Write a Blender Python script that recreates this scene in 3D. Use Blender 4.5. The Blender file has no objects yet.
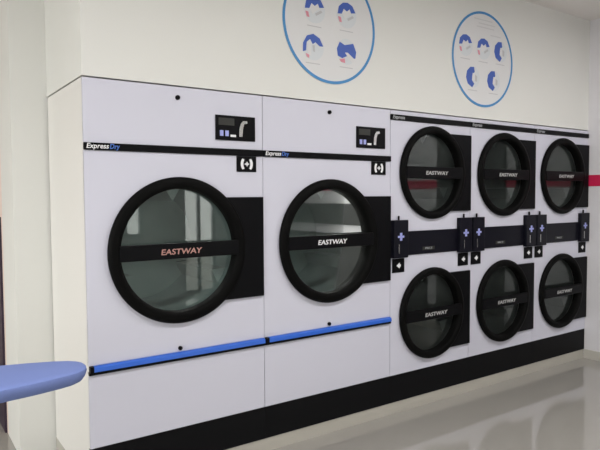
import bpy, bmesh, math
from mathutils import Vector, Matrix
PI = math.pi
sc = bpy.context.scene
COL = sc.collection

# ------------------------------------------------------------------ materials
def principled(name, col, rough=.5, metal=0., spec=.5, ior=1.5, emit=None, estr=0., coat=0., bump=0., bscale=60., vary=0., vscale=3.):
    m = bpy.data.materials.new(name); m.use_nodes = True
    nt = m.node_tree; b = nt.nodes['Principled BSDF']
    b.inputs['Base Color'].default_value = (*col, 1)
    b.inputs['Roughness'].default_value = rough
    b.inputs['Metallic'].default_value = metal
    b.inputs['Specular IOR Level'].default_value = spec
    b.inputs['IOR'].default_value = ior
    b.inputs['Coat Weight'].default_value = coat
    if emit:
        b.inputs['Emission Color'].default_value = (*emit, 1)
        b.inputs['Emission Strength'].default_value = estr
    if bump or vary:
        tc = nt.nodes.new('ShaderNodeTexCoord')
    if vary:
        n = nt.nodes.new('ShaderNodeTexNoise'); n.inputs['Scale'].default_value = vscale; n.inputs['Detail'].default_value = 4
        nt.links.new(tc.outputs['Object'], n.inputs['Vector'])
        r = nt.nodes.new('ShaderNodeMapRange'); r.inputs['To Min'].default_value = 1 - vary; r.inputs['To Max'].default_value = 1 + vary
        nt.links.new(n.outputs['Fac'], r.inputs['Value'])
        mx = nt.nodes.new('ShaderNodeVectorMath'); mx.operation = 'SCALE'; mx.inputs[0].default_value = col
        nt.links.new(r.outputs[0], mx.inputs['Scale']); nt.links.new(mx.outputs[0], b.inputs['Base Color'])
    if bump:
        n = nt.nodes.new('ShaderNodeTexNoise'); n.inputs['Scale'].default_value = bscale; n.inputs['Detail'].default_value = 3
        nt.links.new(tc.outputs['Object'], n.inputs['Vector'])
        bp = nt.nodes.new('ShaderNodeBump'); bp.inputs['Strength'].default_value = bump; bp.inputs['Distance'].default_value = .002
        nt.links.new(n.outputs['Fac'], bp.inputs['Height']); nt.links.new(bp.outputs[0], b.inputs['Normal'])
    return m

def pane_material(name, tint, ior, rough=.02, haze=0.):
    m = bpy.data.materials.new(name); m.use_nodes = True
    nt = m.node_tree; nt.nodes.clear()
    o = nt.nodes.new('ShaderNodeOutputMaterial'); mix = nt.nodes.new('ShaderNodeMixShader')
    t = nt.nodes.new('ShaderNodeBsdfTransparent'); t.inputs[0].default_value = (*tint, 1)
    g = nt.nodes.new('ShaderNodeBsdfGlossy'); g.inputs['Roughness'].default_value = rough; g.inputs[0].default_value = (.95, 1, .98, 1)
    f = nt.nodes.new('ShaderNodeFresnel'); f.inputs['IOR'].default_value = ior
    nt.links.new(f.outputs[0], mix.inputs[0]); nt.links.new(t.outputs[0], mix.inputs[1]); nt.links.new(g.outputs[0], mix.inputs[2])
    if haze:                                                       # diffuse haze added to lift dark glass and wash out reflections
        d = nt.nodes.new('ShaderNodeBsdfDiffuse'); d.inputs[0].default_value = (.55, .62, .60, 1)
        n = nt.nodes.new('ShaderNodeTexNoise'); n.inputs['Scale'].default_value = 5; n.inputs['Detail'].default_value = 5
        tc = nt.nodes.new('ShaderNodeTexCoord'); nt.links.new(tc.outputs['Object'], n.inputs['Vector'])
        r = nt.nodes.new('ShaderNodeMapRange'); r.inputs['From Min'].default_value = .3; r.inputs['From Max'].default_value = .7
        r.inputs['To Min'].default_value = haze * .4; r.inputs['To Max'].default_value = haze * 1.6
        nt.links.new(n.outputs['Fac'], r.inputs['Value'])
        m2 = nt.nodes.new('ShaderNodeMixShader'); nt.links.new(r.outputs[0], m2.inputs[0]); nt.links.new(mix.outputs[0], m2.inputs[1]); nt.links.new(d.outputs[0], m2.inputs[2])
        nt.links.new(m2.outputs[0], o.inputs[0])
    else: nt.links.new(mix.outputs[0], o.inputs[0])
    return m

M = dict(
    enamel=principled('white enamel', (.61, .61, .705), .4, spec=.4, bump=.03, bscale=90),
    side_enamel=principled('warm-lit white enamel', (.76, .745, .72), .5, spec=.3),  # warm light on the cabinet side, put into the enamel colour
    wall=principled('warm white plaster', (.74, .74, .715), .8, spec=.2, bump=.15, bscale=120, vary=.015),
    wall_right=principled('white plaster', (.74, .725, .76), .75, spec=.2, bump=.12, bscale=120),
    pink=principled('pink-lit plaster', (.79, .66, .60), .8, spec=.2, bump=.1),  # plain plaster with the pink cast of the light in its colour
    ceiling=principled('ceiling paint', (.80, .77, .75), .9, spec=.1),
    floor=principled('polished floor tile', (.345, .33, .305), .06, spec=.5, ior=1.75, vary=.05, vscale=1.5),
    plinth=principled('beige plinth render', (.45, .43, .385), .5, vary=.04),
    skirting=principled('beige skirting tile', (.5, .48, .44), .35),
    black=principled('black plastic', (.004, .004, .005), .40, spec=.08),
    rubber=principled('black door ring', (.003, .003, .003), .5, spec=.06),
    kick=principled('black kick plate', (.004, .004, .005), .5, spec=.12),
    navy=principled('dark navy panel', (.005, .005, .010), .36, spec=.16),
    steel=principled('galvanised drum steel', (.27, .31, .305), .45, metal=.3, vary=.25, vscale=5),
    shaded_steel=principled('shaded drum steel', (.16, .18, .175), .45, metal=.4, vary=.2, vscale=5),  # same drum steel, shade inside the stacked drums put into the colour
    housing=principled('dark housing', (.018, .019, .016), .6),
    white_print=principled('white print', (.8, .8, .82), .5),
    dim_print=principled('dim white print', (.5, .5, .5), .5),  # white print toned down to mid grey
    grey_print=principled('grey print', (.33, .34, .36), .5),
    red_print=principled('pale red print', (.48, .25, .22), .5),
    blue_print=principled('blue print', (.05, .14, .48), .5),
    lilac_print=principled('lilac print', (.35, .38, .75), .5),
    blue=principled('blue enamel', (.03, .13, .60), .3),
    chrome=principled('chrome', (.6, .6, .6), .25, metal=1),
    crimson=principled('crimson paint', (.60, .008, .075), .55),
    purple=principled('dark purple paint', (.028, .014, .035), .5),
    cloth=principled('blue cotton cover', (.175, .235, .52), .75, spec=.3, bump=.25, bscale=200),
    tube=principled('white painted tube', (.7, .7, .7), .4),
    sign=principled('sign board', (.70, .70, .71), .6),
    sign_ring=principled('sign sky blue', (.04, .23, .52), .5),
    sign_navy=principled('sign royal blue', (.04, .10, .43), .5),
    sign_pale=principled('sign pale grey', (.64, .67, .70), .6),
    sign_title=principled('sign light grey lettering', (.6, .6, .61), .6),
    sign_line=principled('sign grey lettering', (.5, .5, .52), .6),
    sign_pink=principled('sign pink', (.68, .26, .33), .6),
    dark_door=principled('charcoal door', (.02, .021, .022), .5),
    frame=principled('aluminium frame', (.5, .5, .5), .4, metal=.8),
    lamp=principled('lamp diffuser', (.8, .8, .8), .5, emit=(1, .98, .95), estr=5.),
    glass=pane_material('dryer door glass', (.78, .86, .84), 1.58, haze=.026),
    window_glass=pane_material('window glass', (.95, .97, .96), 1.5),
    paving=principled('street paving', (.3, .29, .27), .9),
)

# ------------------------------------------------------------------ mesh helpers
def box(bm, x0, x1, y0, y1, z0, z1, bev=0.):
    r = bmesh.ops.create_cube(bm, size=1)
    vs = r['verts']
    for v in vs:
        v.co = Vector(((x0 + x1) / 2 + v.co.x * (x1 - x0), (y0 + y1) / 2 + v.co.y * (y1 - y0), (z0 + z1) / 2 + v.co.z * (z1 - z0)))
    if bev:
        es = list({e for v in vs for e in v.link_edges})
        bmesh.ops.bevel(bm, geom=es, offset=bev, segments=2, affect='EDGES', profile=.6)
    return bm

def obj(name, bm, mat, parent=None, smooth=False):
    me = bpy.data.meshes.new(name)
    bmesh.ops.recalc_face_normals(bm, faces=bm.faces[:])
    bm.to_mesh(me); bm.free()
    me.materials.append(mat)
    if smooth:
        for p in me.polygons: p.use_smooth = True
        me.set_sharp_from_angle(angle=math.radians(40))
    o = bpy.data.objects.new(name, me); COL.objects.link(o)
    if parent: o.parent = parent
    return o

def bx(name, mat, parent, *a, bev=0.):
    return obj(name, box(bmesh.new(), *a, bev=bev), mat, parent)

def struct(name, bm, mat):
    o = obj(name, bm, mat); o['kind'] = 'structure'; return o

def thing(name, label, cat, loc=(0, 0, 0), group=None):
    o = bpy.data.objects.new(name, None); COL.objects.link(o); o.location = loc
    o.empty_display_size = .1
    o['label'] = label; o['category'] = cat
    if group: o['group'] = group
    return o

def copy_tree(o, parent=None):
    c = o.copy(); COL.objects.link(c)
    if parent: c.parent = parent
    for ch in list(o.children): copy_tree(ch, c)
    return c

def lathe(bm, prof, cx, cz, n=72, closed=True):
    """prof: (r, y) pairs revolved about the Y axis through (cx, cz)."""
    rings = []
    for r, y in prof:
        rings.append([bm.verts.new((cx + r * math.cos(2 * PI * i / n), y, cz + r * math.sin(2 * PI * i / n))) for i in range(n)])
    m = len(rings)
    for k in range(m if closed else m - 1):
        a, b = rings[k], rings[(k + 1) % m]
        for i in range(n):
            bm.faces.new((a[i], a[(i + 1) % n], b[(i + 1) % n], b[i]))
    return rings

def disc(bm, cx, y, cz, r, n=48, t=.003):
    """a thin solid disc, front at y, back at y + t"""
    rings = lathe(bm, [(r, y), (r, y + t)], cx, cz, n, closed=False)
    bm.faces.new(rings[0]); bm.faces.new(rings[1])

def prism(bm, pts, y0, y1):
    """pts in x,z; extruded along y"""
    a = [bm.verts.new((x, y0, z)) for x, z in pts]; b = [bm.verts.new((x, y1, z)) for x, z in pts]
    bm.faces.new(a); bm.faces.new(b)
    n = len(pts)
    for i in range(n): bm.faces.new((a[i], a[(i + 1) % n], b[(i + 1) % n], b[i]))

def cyl(bm, p, q, r, n=12):
    p, q = Vector(p), Vector(q); d = q - p
    mat = Matrix.Translation((p + q) / 2) @ d.to_track_quat('Z', 'Y').to_matrix().to_4x4()
    bmesh.ops.create_cone(bm, cap_ends=True, segments=n, radius1=r, radius2=r, depth=d.length, matrix=mat)

def plate_hole(bm, x0, x1, z0, z1, cx, cz, r, y, depth, n=64):
    """flat sheet with a round hole and a lip running back into the machine"""
    inner, outer, lip = [], [], []
    for i in range(n):
        a = 2 * PI * i / n; c, s = math.cos(a), math.sin(a)
        t = min(((x1 - cx) / c if c > 1e-9 else (x0 - cx) / c if c < -1e-9 else 1e9), ((z1 - cz) / s if s > 1e-9 else (z0 - cz) / s if s < -1e-9 else 1e9))
        inner.append(bm.verts.new((cx + r * c, y, cz + r * s)))
        lip.append(bm.verts.new((cx + r * c, y + depth, cz + r * s)))
        outer.append([cx + t * c, cz + t * s])
    for X, Z in ((x0, z0), (x0, z1), (x1, z0), (x1, z1)):      # snap the nearest perimeter sample on each corner
        k = min(range(n), key=lambda i: (outer[i][0] - X) ** 2 + (outer[i][1] - Z) ** 2); outer[k] = [X, Z]
    ov = [bm.verts.new((p[0], y, p[1])) for p in outer]
    ob = [bm.verts.new((p[0], y + .018, p[1])) for p in outer]
    for i in range(n):
        j = (i + 1) % n
        bm.faces.new((inner[i], inner[j], ov[j], ov[i])); bm.faces.new((inner[i], inner[j], lip[j], lip[i])); bm.faces.new((ov[i], ov[j], ob[j], ob[i]))

def text(name, s, size, mat, parent, x, y, z, width=None, shear=0., space=1.0, bold=.0):
    cu = bpy.data.curves.new(name, 'FONT'); cu.body = s; cu.size = size; cu.extrude = .0008; cu.align_x = 'LEFT'; cu.align_y = 'CENTER'
    cu.shear = shear; cu.space_character = space; cu.offset = bold; cu.resolution_u = 3
    t = bpy.data.objects.new('tmp', cu); COL.objects.link(t)
    dg = bpy.context.evaluated_depsgraph_get(); me = bpy.data.meshes.new_from_object(t.evaluated_get(dg))
    bpy.data.objects.remove(t); bpy.data.curves.remove(cu)
    xs = [v.co.x for v in me.vertices]; w = max(xs) - min(xs); k = (width / w) if width else 1
    x_min = min(xs)
    for v in me.vertices:
        c = v.co.copy(); v.co = Vector((x + (c.x - x_min) * k, y - c.z, z + c.y))
    me.name = name; me.materials.clear(); me.materials.append(mat)
    o = bpy.data.objects.new(name, me); COL.objects.link(o); o.parent = parent
    return o

# ------------------------------------------------------------------ layout (metres, floor = 0, dryer fronts at y = 0)
W, S = .984, .8027
XS = 2 * W; XE = XS + 3 * S
KB, KT = .08, .266            # kick plate bottom / top (KB = top of the plinth)
TOP = 2.043
CEIL = 3.012
DEP = .73
G = .0015
YB = -5.2                     # shop front behind the camera
XL = -4.0

# ------------------------------------------------------------------ room
def B(*a): return box(bmesh.new(), *a)
struct('floor', B(XL - .15, XE + .15, YB - .15, 3.65, -.1, 0), M['floor'])
struct('ceiling', B(XL - .15, XE + .15, YB - .15, 3.65, CEIL, CEIL + .12), M['ceiling'])
# bulkhead over the dryers, flush with their fronts, and the wall they back onto
b = B(0, XE, 0, DEP + .01, TOP + .008, CEIL); struct('wall_above_dryers', b, M['wall'])
b = B(-.19, XE, DEP + .01, 1.14, 0, CEIL); struct('wall_back', b, M['wall'])
struct('wall_passage', B(-.19, 0, 1.14, 3.5, 0, CEIL), M['pink'])
struct('trim_2', B(-.203, -.19, 1.19, 3.5, .0, 1.36), M['purple'])
struct('wall_end', B(XL - .15, 0, 3.5, 3.65, 0, CEIL), M['pink'])
# right wall, with a charcoal door in it
DY0, DY1, DH = -1.69, -.80, 2.12
struct('wall_right', B(XE, XE + .15, YB, 1.14, 0, CEIL), M['wall_right'])
bm = box(bmesh.new(), XE - .03, XE, DY0, DY1, 0, DH); d1 = struct('door_1', bm, M['dark_door'])
bm = bmesh.new(); cyl(bm, (XE - .07, DY1 - .09, 1.0), (XE - .07, DY1 - .21, 1.0), .01); cyl(bm, (XE - .03, DY1 - .09, 1.0), (XE - .075, DY1 - .09, 1.0), .011)
obj('door_handle', bm, M['chrome'], d1)
struct('baseboard_right', B(XE - .008, XE, DY1, -.003, 0, .08), M['skirting'])
struct('baseboard_right_far', B(XE - .008, XE, YB, DY0, 0, .08), M['skirting'])
struct('trim_3', B(XE - .003, XE, DY1, 0, 1.552, 1.652), M['crimson'])
struct('trim_4', B(XE - .003, XE, YB, DY0, 1.552, 1.652), M['crimson'])
struct('reflected_panel', B(XE - .012, XE, YB, DY0 - .16, .08, .95), M['dark_door'])  # added low dark panel, there for reflections in the door glass
struct('reflected_board', B(XE - .03, XE, -4.7, -2.9, 1.08, 1.37), M['dark_door'])  # added dark board, unseen except as a reflection in the wide doors
struct('reflected_edge', B(XE - .035, XE, -3.7, -2.95, 1.373, 1.40), M['tube'])  # added pale edge, makes the bright line in that reflection
struct('trim_1', B(0, XE, .004, DEP, 0, KB), M['plinth'])

def window_wall(name, axis, pos, thick, lo, hi, openings):
    """a wall with rectangular openings (lo, hi, z0, z1) along its length"""
    bm = bmesh.new(); cur = lo
    def put(a, c, z0, z1):
        if c - a < 1e-4 or z1 - z0 < 1e-4: return
        if axis == 'x': box(bm, a, c, pos, pos + thick, z0, z1)
        else: box(bm, pos, pos + thick, a, c, z0, z1)
    for a, c, z0, z1 in openings:
        put(cur, a, 0, CEIL); put(a, c, 0, z0); put(a, c, z1, CEIL); cur = c
    put(cur, hi, 0, CEIL)
    return struct(name, bm, M['wall'])

front_open = [(-3.2, -1.6, .9, 2.3), (1.7, 2.2, .9, 2.2), (2.8, 3.35, .02, 2.2)]
left_open = [(-4.2, -1.6, .5, 2.6), (-1.0, 1.8, .5, 2.6)]
window_wall('wall_front', 'x', YB - .15, .15, XL - .15, XE + .15, front_open)
window_wall('wall_left', 'y', XL - .15, .15, YB, 3.5, left_open)
nwin = 0
for axis, pos, ops in (('x', YB - .08, front_open), ('y', XL - .08, left_open)):
    for a, c, z0, z1 in ops:
        nwin += 1
        f = bmesh.new(); g = bmesh.new(); w = .05
        def put(bm, a0, a1, z0_, z1_, t):
            if axis == 'x': box(bm, a0, a1, pos - t, pos + t, z0_, z1_)
            else: box(bm, pos - t, pos + t, a0, a1, z0_, z1_)
        put(f, a, a + w, z0, z1, .03); put(f, c - w, c, z0, z1, .03); put(f, a + w, c - w, z0, z0 + w, .03); put(f, a + w, c - w, z1 - w, z1, .03)
        mid = (a + c) / 2
        put(f, mid - .025, mid + .025, z0 + w, z1 - w, .025)
        fo = struct('window_%d' % nwin, f, M['frame'])
        if axis == 'x': vs = [(a, pos, z0), (c, pos, z0), (c, pos, z1), (a, pos, z1)]
        else: vs = [(pos, a, z0), (pos, c, z0), (pos, c, z1), (pos, a, z1)]
        g.faces.new([g.verts.new(v) for v in vs])
        obj('window_pane', g, M['window_glass'], fo)
        # daylight portal in the opening
        L = bpy.data.lights.new('window_daylight', 'AREA'); L.shape = 'RECTANGLE'; L.size = c - a; L.size_y = z1 - z0; L.cycles.is_portal = True
        lo_ = bpy.data.objects.new('window_daylight', L); COL.objects.link(lo_)
        if axis == 'x': lo_.location = ((a + c) / 2, pos - .1, (z0 + z1) / 2); lo_.rotation_euler = (PI / 2, 0, PI)
        else: lo_.location = (pos - .1, (a + c) / 2, (z0 + z1) / 2); lo_.rotation_euler = (PI / 2, 0, -PI / 2)

LAMP_W = 27
# ceiling battens (behind the camera)
def ceiling_light(x, y, label):
    t = thing('ceiling_light', label, 'light', (x, y, CEIL))
    bx('housing', M['tube'], t, -.65, .65, -.07, .07, -.05, -.001)
    for s in (-.035, .035):
        bm = bmesh.new(); cyl(bm, (-.6, s, -.066), (.6, s, -.066), .0145); obj('lamp_tube', bm, M['lamp'], t)
    L = bpy.data.lights.new('batten_light', 'AREA'); L.shape = 'RECTANGLE'; L.size = 1.2; L.size_y = .14; L.energy = LAMP_W; L.color = (1, .98, .95)
    o = bpy.data.objects.new('batten_light', L); COL.objects.link(o); o.location = (x, y, CEIL - .09)
for k, (x, lab) in enumerate(((-2.4, 'ceiling batten with two bright tubes, nearest the left window'), (-.2, 'ceiling batten with two bright tubes, over the ironing board end of the room'),
                              (1.8, 'ceiling batten with two bright tubes, facing the wide dryers'), (3.6, 'ceiling batten with two bright tubes, nearest the right wall'))):
    ceiling_light(x, -1.9, lab)

# ------------------------------------------------------------------ dryer pieces
def dryer_door(parent, cx, cz, R, r_in, half_bar, letters, tsize, twidth, tmat, tx):
    y0, y1, yg = -.003, -.034, .024
    dr = R * .02
    prof = [(R - .004, y0), (R, y0 - .006), (R, y1 + .016), (R - .006, y1 + .005), (R - .018, y1), (r_in + .018, y1), (r_in + .006, y1 + .004), (r_in, y1 + .012), (r_in, yg + .006), (r_in + .007, yg + .006), (r_in + .007, y0)]
    bm = bmesh.new(); lathe(bm, prof, cx, cz, 96)
    d = obj('door', bm, M['rubber'], parent, smooth=True)
    bm = bmesh.new()
    bm.faces.new([bm.verts.new((cx + (r_in + .004) * math.cos(2 * PI * i / 72), yg, cz + (r_in + .004) * math.sin(2 * PI * i / 72))) for i in range(72)])
    obj('door_glass', bm, M['glass'], d)
    hx = math.sqrt((r_in + .012) ** 2 - half_bar ** 2)
    bx('door_bar', M['black'], d, cx - hx, cx + hx, y1 - .003, y1 + .02, cz - half_bar, cz + half_bar, bev=.004)
    l = text('lettering', letters, tsize, tmat, d, tx, y1 - .0045, cz - .004, width=twidth, shear=.12, bold=.0006)
    return d

def drum(parent, cx, cz, r, depth, mat):
    bm = bmesh.new()
    n = 64
    rings = lathe(bm, [(r, .045), (r, depth)], cx, cz, n, closed=False)
    bm.faces.new(rings[1])
    for k in range(3):                                              # lifter ribs
        a = 2 * PI * k / 3 + PI / 2
        u = Vector((math.cos(a), 0, math.sin(a))); v = Vector((-u.z, 0, u.x)); c = Vector((cx, 0, cz))
        p = [c + u * r * .99 + v * .05, c + u * (r - .08), c + u * r * .99 - v * .05]
        fa = [bm.verts.new(q + Vector((0, .09, 0))) for q in p]; fb = [bm.verts.new(q + Vector((0, depth - .005, 0))) for q in p]
        for i in range(3): bm.faces.new((fa[i], fa[(i + 1) % 3], fb[(i + 1) % 3], fb[i]))
        bm.faces.new(fa)
    return obj('drum', bm, mat, parent, smooth=True)

def shell(parent, w, h):
    """cabinet: sides, back, top and bottom sheets"""
    bm = bmesh.new(); t = .012
    box(bm, G, t, .004, DEP - .004, 0, h); box(bm, w - t, w - G, .004, DEP - .004, 0, h)
    box(bm, t, w - t, DEP - .016, DEP - .004, 0, h); box(bm, t, w - t, .02, DEP - .016, 0, t); box(bm, t, w - t, .02, DEP - .016, h - t, h)
    return obj('cabinet', bm, M['side_enamel'], parent)

def lock(parent, x, z, r=.011, y=0.):
    bm = bmesh.new(); cyl(bm, (x, y + .002, z), (x, y - .010, z), r, 16); cyl(bm, (x, y - .010, z), (x, y - .014, z), r * .6, 12)
    return obj('lock', bm, M['black'], parent)

def coin_label(parent, x0, x1, z0, z1, arrow=False):
    o = bx('coin_label', M['black'], parent, x0, x1, -.006, 0, z0, z1, bev=.0015)
    cx, cz, h = (x0 + x1) / 2, (z0 + z1) / 2, (z1 - z0) / 2
    bm = bmesh.new()
    if not arrow:                                                   # ( + ) mark
        for s in (-1, 1):
            A, C = [], []
            for i in range(9):
                a = math.radians(-58 + 116 * i / 8)
                A.append((cx + s * (h * .32 + h * .56 * math.cos(a)), cz + h * .82 * math.sin(a)))
                C.append((cx + s * (h * .14 + h * .36 * math.cos(a)), cz + h * .66 * math.sin(a)))
            prism(bm, A + C[::-1], -.0072, -.0055)
        box(bm, cx - .3 * h, cx + .34 * h, -.0072, -.0055, cz - .09 * h, cz + .09 * h); box(bm, cx - .05 * h, cx + .13 * h, -.0072, -.0055, cz - .28 * h, cz + .28 * h)
    else:                                                           # small arrow mark
        q = h * .42
        prism(bm, [(cx - q, cz), (cx + q * .5, cz + q), (cx + q * .5, cz - q)], -.0072, -.0055)
        box(bm, cx + q * .5, cx + q, -.0072, -.0055, cz - q * .4, cz + q * .4)
    obj('printed_mark', bm, M['white_print'], o)
    return o

def hinge_panel(parent, cx, cz, R, x1, z0, z1):
    bm = bmesh.new(); h0, h1 = z0 - cz, z1 - cz                    # plate cut round to follow the door ring
    a0, a1 = math.asin(h0 / R), math.asin(h1 / R)
    arc = [(cx + R * math.cos(a0 + (a1 - a0) * i / 24), cz + R * math.sin(a0 + (a1 - a0) * i / 24)) for i in range(25)]
    prism(bm, [(x1, z1), (x1, z0)] + arc, -.016, -.0005)
    return obj('hinge_panel', bm, M['black'], parent)

# ------------------------------------------------------------------ wide single dryers
def z_(z): return z - KB
def wide_dryer():
    t = thing('tumble_dryer', 'wide white tumble dryer with a large round door, at the left end of the row', 'dryer', (0, 0, KB), 'wide single-door dryers')
    shell(t, W, z_(TOP))
    cx, cz = .478, z_(1.203)
    bm = bmesh.new(); plate_hole(bm, G, W - G, z_(.672), z_(1.703), cx, cz, .328, 0, .03); obj('front_panel', bm, M['enamel'], t)
    bx('upper_panel', M['enamel'], t, G, W - G, 0, .018, z_(1.739), z_(TOP), bev=.002)
    bx('lint_panel', M['enamel'], t, G, W - G, 0, .018, z_(KT), z_(.626), bev=.002)
    bx('kick_plate', M['kick'], t, .0007, W - .0007, .0, .018, 0, z_(KT))
    tr = bx('trim_band', M['black'], t, G, W - G, -.011, .012, z_(1.704), z_(1.739), bev=.003)
    text('brand_lettering', 'Express', .034, M['white_print'], tr, .012, -.0122, z_(1.7225), width=.105, shear=.2, bold=.0005)
    text('blue_lettering', 'Dry', .034, M['blue_print'], tr, .121, -.0122, z_(1.7225), width=.05, shear=.2, bold=.0008)
    # blue ledge with a solid black strip below standing in for its shadow
    bm = bmesh.new()
    pr = [(0.0, z_(.671)), (-.008, z_(.671)), (-.022, z_(.664)), (-.024, z_(.644)), (0.0, z_(.644))]
    A = [bm.verts.new((.022, y, z)) for y, z in pr]; C = [bm.verts.new((W - .006, y, z)) for y, z in pr]
    bm.faces.new(A); bm.faces.new(C)
    for i in range(5): bm.faces.new((A[i], A[(i + 1) % 5], C[(i + 1) % 5], C[i]))
    lg = obj('blue_ledge', bm, M['blue'], t)
    bx('ledge_end', M['black'], lg, .003, .0215, -.024, 0, z_(.642), z_(.671))
    bx('ledge_shadow', M['kick'], t, G, W - G, -.012, .012, z_(.627), z_(.6435))  # black strip painted in as the shadow under the ledge
    lock(t, .475, z_(1.988), .012); lock(t, .468, z_(.690), .011)
    hinge_panel(t, cx, cz, .355, W - .008, z_(.917), z_(1.476))
    dryer_door(t, cx, cz, .379, .318, .040, 'EASTWAY', .040, .225, M['red_print'], cx - .118)
    drum(t, cx, cz, .335, .60, M['steel'])
    cp = bx('control_panel', M['black'], t, .688, .932, -.008, 0, z_(1.784), z_(1.918), bev=.002)
    bx('display', M['housing'], cp, .705, .80, -.0095, -.0075, z_(1.865), z_(1.903))
    for x in (.712, .744):
        bx('button', M['lilac_print'], cp, x, x + .020, -.011, -.0075, z_(1.806), z_(1.836))
    bx('button', M['white_print'], cp, .776, .808, -.011, -.0075, z_(1.803), z_(1.815))
    bm = bmesh.new()
    P = [(.828, 1.806), (.848, 1.806), (.852, 1.850), (.860, 1.876), (.880, 1.880), (.878, 1.894), (.852, 1.892), (.838, 1.876), (.830, 1.850)]
    prism(bm, [(x, z_(z)) for x, z in P], -.012, -.0075); obj('coin_slot', bm, M['chrome'], cp)
    coin_label(t, .815, .938, z_(1.615), z_(1.702))
    return t
d1 = wide_dryer()
d2 = copy_tree(d1); d2.location.x = W
d2['label'] = 'wide white tumble dryer with one large round door, standing next to the stacked dryers'
for door in [c for c in d2.children if c.name.startswith('door')]:
    for l in [c for c in door.children if c.name.startswith('lettering')]:
        me = l.data.copy(); me.materials.clear(); me.materials.append(M['white_print']); l.data = me

# ------------------------------------------------------------------ stacked dryers
def stacked_dryer():
    t = thing('stacked_dryer', 'narrow white stacked dryer standing next to the wide single-door dryers', 'dryer', (XS, 0, KB), 'stacked double dryers')
    shell(t, S, z_(TOP))
    cx = .400
    zu, zl = z_(1.637), z_(.652)
    bm = bmesh.new(); plate_hole(bm, G, S - G, z_(1.155), z_(1.979), cx, zu, .284, 0, .03); obj('front_panel', bm, M['enamel'], t)
    bm = bmesh.new(); plate_hole(bm, G, S - G, z_(KT), z_(1.153), cx, zl, .284, 0, .03); obj('front_panel', bm, M['enamel'], t)
    bx('top_rail', M['enamel'], t, G, S - G, 0, .018, z_(2.017), z_(TOP))
    tr = bx('trim_band', M['black'], t, G, S - G, -.011, .012, z_(1.980), z_(2.016), bev=.003)
    text('brand_lettering', 'Express', .034, M['grey_print'], tr, .012, -.0122, z_(1.998), width=.11, shear=.2, bold=.0005)
    bx('kick_plate', M['kick'], t, .0002, S - .0002, .0, .018, 0, z_(KT))
    for zc, z0, z1 in ((zu, 1.366, 1.915), (zl, .377, .923)):
        hinge_panel(t, cx, zc, .298, S - .004, z_(z0), z_(z1))
        dryer_door(t, cx, zc, .322, .271, .040, 'EASTWAY', .036, .225, M['dim_print'], cx - .10)
        drum(t, cx, zc, .287, .60, M['shaded_steel'])
    cb = bx('coin_panel', M['navy'], t, G, S - G, -.008, 0, z_(1.074), z_(1.237), bev=.002)
    bx('display', M['housing'], cb, .30, .42, -.0095, -.0075, z_(1.10), z_(1.125))
    text('lettering', 'PRICE', .020, M['grey_print'], cb, .325, -.0105, z_(1.112), width=.07)
    for x0 in (.005, S - .14):
        cbx = bx('coin_box', M['navy'], t, x0, x0 + .132, -.034, 0, z_(1.062), z_(1.316), bev=.004)
        c = x0 + .062; zc = z_(1.205)
        bm = bmesh.new()
        box(bm, c - .028, c + .028, -.0362, -.0335, zc - .007, zc + .007); box(bm, c - .010, c + .010, -.0362, -.0335, zc - .026, zc + .026)
        obj('printed_mark', bm, M['lilac_print'], cbx)
        bx('coin_slot', M['chrome'], cbx, c - .022, c - .014, -.0365, -.0335, z_(1.092), z_(1.155))
        bm = bmesh.new(); cyl(bm, (c, -.012, z_(1.314)), (c, -.012, z_(1.344)), .0065, 12); obj('lock', bm, M['black'], cbx)
        coin_label(t, x0 + .012, x0 + .122, z_(.962), z_(1.056), arrow=True)
    return t
s1 = stacked_dryer()
s2 = copy_tree(s1); s2.location.x = XS + S; s2['label'] = 'middle one of the three narrow white stacked dryers'
s3 = copy_tree(s1); s3.location.x = XS + 2 * S; s3['label'] = 'narrow white stacked dryer in the corner by the crimson stripe on the wall'

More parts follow.
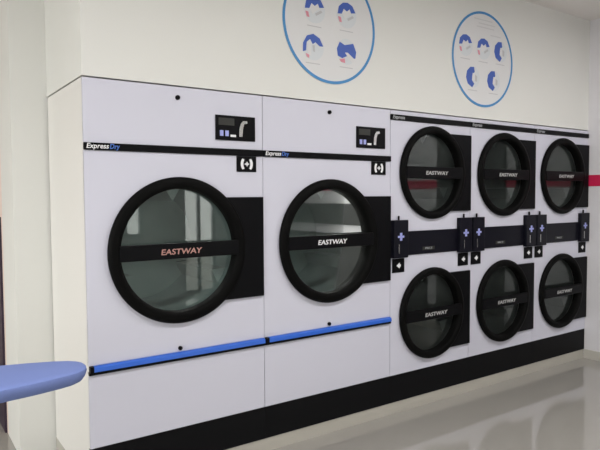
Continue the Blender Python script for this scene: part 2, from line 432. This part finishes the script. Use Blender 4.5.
# ------------------------------------------------------------------ round signs
def sign(label, cx, cz, R, spots, title):
    t = thing('wall_sign', label, 'sign', (cx, 0, cz), 'round blue-rimmed instruction signs')
    bm = bmesh.new(); disc(bm, 0, -.004, 0, R, 96, .004); obj('sign_board', bm, M['sign'], t)
    bm = bmesh.new(); lathe(bm, [(R, -.004), (R, -.006), (R - .017, -.006), (R - .017, -.004)], 0, 0, 96); obj('rim', bm, M['sign_ring'], t)
    for (x0, x1, z) in title: bx('printed_line', M['sign_title'], t, x0, x1, -.0045, -.0038, z - .004, z + .004)
    for (x, z, k) in spots: bx('printed_line', M['sign_line'], t, x - .055, x + .05, -.0045, -.0038, z - .099, z - .094)
    r = .078
    for (x, z, k) in spots:
        bm = bmesh.new(); disc(bm, x, -.0048, z, r, 40, .001); pc = obj('picture', bm, M['sign_pale'], t)
        def arc(a0, a1, ra, rb, n=14):
            A = [(x + ra * r * math.cos(math.radians(a0 + (a1 - a0) * i / n)), z + ra * r * math.sin(math.radians(a0 + (a1 - a0) * i / n))) for i in range(n + 1)]
            C = [(x + rb * r * math.cos(math.radians(a0 + (a1 - a0) * i / n)), z + rb * r * math.sin(math.radians(a0 + (a1 - a0) * i / n))) for i in range(n + 1)]
            return A + C[::-1]
        Y0, Y1 = -.0056, -.0047
        def rel(pts): return [(x + a * r, z + c * r) for a, c in pts]
        def pr(name, mat, *shapes, dy=0.):
            bm = bmesh.new()
            for p in shapes: prism(bm, p, Y0 - dy, Y1)
            obj(name, bm, mat, pc)
        NV, WH, PK, GR = M['sign_navy'], M['sign'], M['sign_pink'], M['sign_line']
        if k == 0:      # blue cap over a pale figure
            pr('blue_print', NV, rel([(-.92, .0), (-.80, .58), (-.38, .92), (.1, .99), (.58, .8), (.9, .3), (.45, .22), (.30, .52), (.02, .30), (-.3, .46), (-.5, .05)]))
            pr('white_print', WH, rel([(-.48, .05), (-.28, .4), (.0, .25), (.28, .45), (.42, .12), (.1, -.1), (-.2, -.35)]), dy=.0006)
            pr('grey_print', GR, rel([(.05, -.25), (.6, .05), (.72, -.1), (.15, -.42)]), dy=.0004)
            pr('pink_print', PK, rel([(-.88, -.2), (-.6, -.22), (-.5, -.62), (-.74, -.6)]), dy=.0003)
        elif k == 1:    # blue hood down the left side
            pr('blue_print', NV, rel([(-.98, -.45), (-.95, .2), (-.6, .78), (0, .98), (.6, .72), (.95, .15), (.6, .12), (.2, .38), (-.05, .2), (-.3, .55), (-.62, .3), (-.68, -.35)]))
            pr('white_print', WH, rel([(-.5, .3), (-.2, .3), (-.2, -.72), (-.5, -.6)]), dy=.0006)
            pr('pink_print', PK, rel([(-.72, -.55), (-.38, -.62), (-.4, -.88), (-.6, -.8)]), dy=.0003)
            pr('grey_print', GR, rel([(-.08, .12), (.12, .15), (.15, -.38), (-.02, -.32)]), dy=.0004)
        elif k == 2:    # mostly blue, with a white sleeve
            pr('blue_print', NV, rel([(-.9, -.4), (-.98, .15), (-.7, .7), (-.2, .5), (.2, .6), (.68, .72), (.98, .1), (.9, -.42), (.55, -.5), (.1, -.3), (-.45, -.55)]))
            pr('white_print', WH, rel([(-.18, -.08), (.1, -.05), (.85, -.52), (.6, -.8), (.2, -.5)]), dy=.0006)
            pr('pink_print', PK, rel([(-.75, -.66), (-.2, -.55), (-.15, -.9), (-.55, -.85)]), dy=.0003)
        else:           # blue on the left half
            pr('blue_print', NV, rel([(.15, .95), (-.4, .9), (-.85, .5), (-.98, -.1), (-.75, -.66), (-.1, -.98), (.2, -.6), (-.15, -.3), (-.1, .2), (.25, .5)]))
            pr('white_print', WH, rel([(-.05, .4), (.3, .3), (.2, -.3), (-.1, -.25)]), dy=.0006)
            pr('grey_print', GR, rel([(.3, .25), (.6, .1), (.55, -.4), (.32, -.35)]), dy=.0004)
    return t
sign('round blue-rimmed sign above the second wide dryer, cut off by the top of the photo', 1.473, 2.512, .352,
     [(-.124, .069, 0), (.121, .078, 0), (-.135, -.149, 1), (.12, -.144, 2)], [(-.14, .14, .27), (-.1, .1, .245), (-.08, .08, .22)])
sign('round blue-rimmed sign with five pictures, on the wall above the stacked dryers', 2.910, 2.486, .350,
     [(-.204, .08, 0), (-.002, .079, 0), (.2, .084, 3), (-.12, -.14, 3), (.12, -.144, 3)], [(-.11, .10, .29), (-.06, .13, .262), (-.08, .12, .236), (.08, .2, .19)])

# ------------------------------------------------------------------ ironing board
ib = thing('ironing_board', 'blue padded ironing board reaching in front of the dryer row', 'ironing board', (-.82, -.715, 0))
ib.rotation_euler = (0, 0, math.radians(-4))
def board_outline(n=26):
    L = 1.22; x_tip = .615
    prof = [(0, 0), (.004, .034), (.018, .058), (.045, .082), (.09, .102), (.17, .126), (.28, .150), (.42, .166), (.6, .182), (.8, .19), (1.14, .19), (1.19, .18), (1.215, .15), (1.22, .1)]
    up = [(x_tip - s, w) for s, w in prof]; dn = [(x_tip - s, -w) for s, w in prof[1:]][::-1]
    return up + dn
def board_bm(zlist):
    ol = board_outline(); bm = bmesh.new(); rings = []
    n = len(ol)
    for z, ins in zlist:
        ring = []
        for i, (x, y) in enumerate(ol):
            p, q = Vector(ol[i - 1]), Vector(ol[(i + 1) % n]); tng = (q - p).normalized(); nrm = Vector((-tng.y, tng.x))
            c = Vector((x, y)); d = nrm if nrm.dot(c - Vector((.05, 0))) < 0 else -nrm
            c = c + d * ins; ring.append(bm.verts.new((c.x, c.y, z)))
        rings.append(ring)
    for a, c in zip(rings, rings[1:]):
        for i in range(n): bm.faces.new((a[i], a[(i + 1) % n], c[(i + 1) % n], c[i]))
    bm.faces.new(rings[0]); bm.faces.new(rings[-1])
    return bm
obj('padded_cover', board_bm([(.846, .05), (.846, .030), (.852, .018), (.868, .007), (.886, .001), (.893, .002), (.898, .010), (.9, .024)]), M['cloth'], ib, smooth=True)
obj('board_base', board_bm([(.838, .08), (.838, .075), (.856, .07)]), M['tube'], ib)
for s in (-1, 1):
    bm = bmesh.new(); cyl(bm, (.26, .07 * s, .838), (-.42, .07 * s, .02), .011); obj('leg', bm, M['tube'], ib)
    bm = bmesh.new(); cyl(bm, (-.40, .095 * s, .838), (.24, .095 * s, .02), .011); obj('leg', bm, M['tube'], ib)
for x in (-.42, .24):
    bm = bmesh.new(); cyl(bm, (x, -.2, .013), (x, .2, .013), .013); obj('foot', bm, M['tube'], ib)

# ------------------------------------------------------------------ street outside and daylight
struct('floor_outside', B(XL - 8, XE + 6, YB - 10, 8, -.35, -.12), M['paving'])
w = bpy.data.worlds.new('daylight'); sc.world = w; w.use_nodes = True
bg = w.node_tree.nodes['Background']; bg.inputs[0].default_value = (1.0, .985, .95, 1); bg.inputs[1].default_value = 5.4

# ------------------------------------------------------------------ camera
cam = bpy.data.cameras.new('camera'); co = bpy.data.objects.new('camera', cam); COL.objects.link(co)
cam.sensor_width = 36; cam.sensor_fit = 'HORIZONTAL'; cam.lens = 588.0 / 600 * 36; cam.clip_start = .05
Rm = ((0.82083704, 0.57021666, 0.03285601), (-0.57113638, 0.81999013, 0.0376753), (-0.00545852, -0.04969055, 0.99874975))
rt = Vector((Rm[0][0], Rm[1][0], Rm[2][0])); fw = Vector((Rm[0][1], Rm[1][1], Rm[2][1])); up = Vector((Rm[0][2], Rm[1][2], Rm[2][2]))
yw = Matrix.Rotation(math.radians(-.08), 3, 'Z'); rt, up, fw = yw @ rt, yw @ up, yw @ fw
mw = Matrix((( rt.x, up.x, -fw.x, -.7538), (rt.y, up.y, -fw.y, -2.856), (rt.z, up.z, -fw.z, 1.4819), (0, 0, 0, 1)))
co.matrix_world = mw
sc.camera = co
vs = sc.view_settings
vs.view_transform = 'Standard'; vs.look = 'None'; vs.exposure = 0.0; vs.gamma = 1.0; vs.use_curve_mapping = False
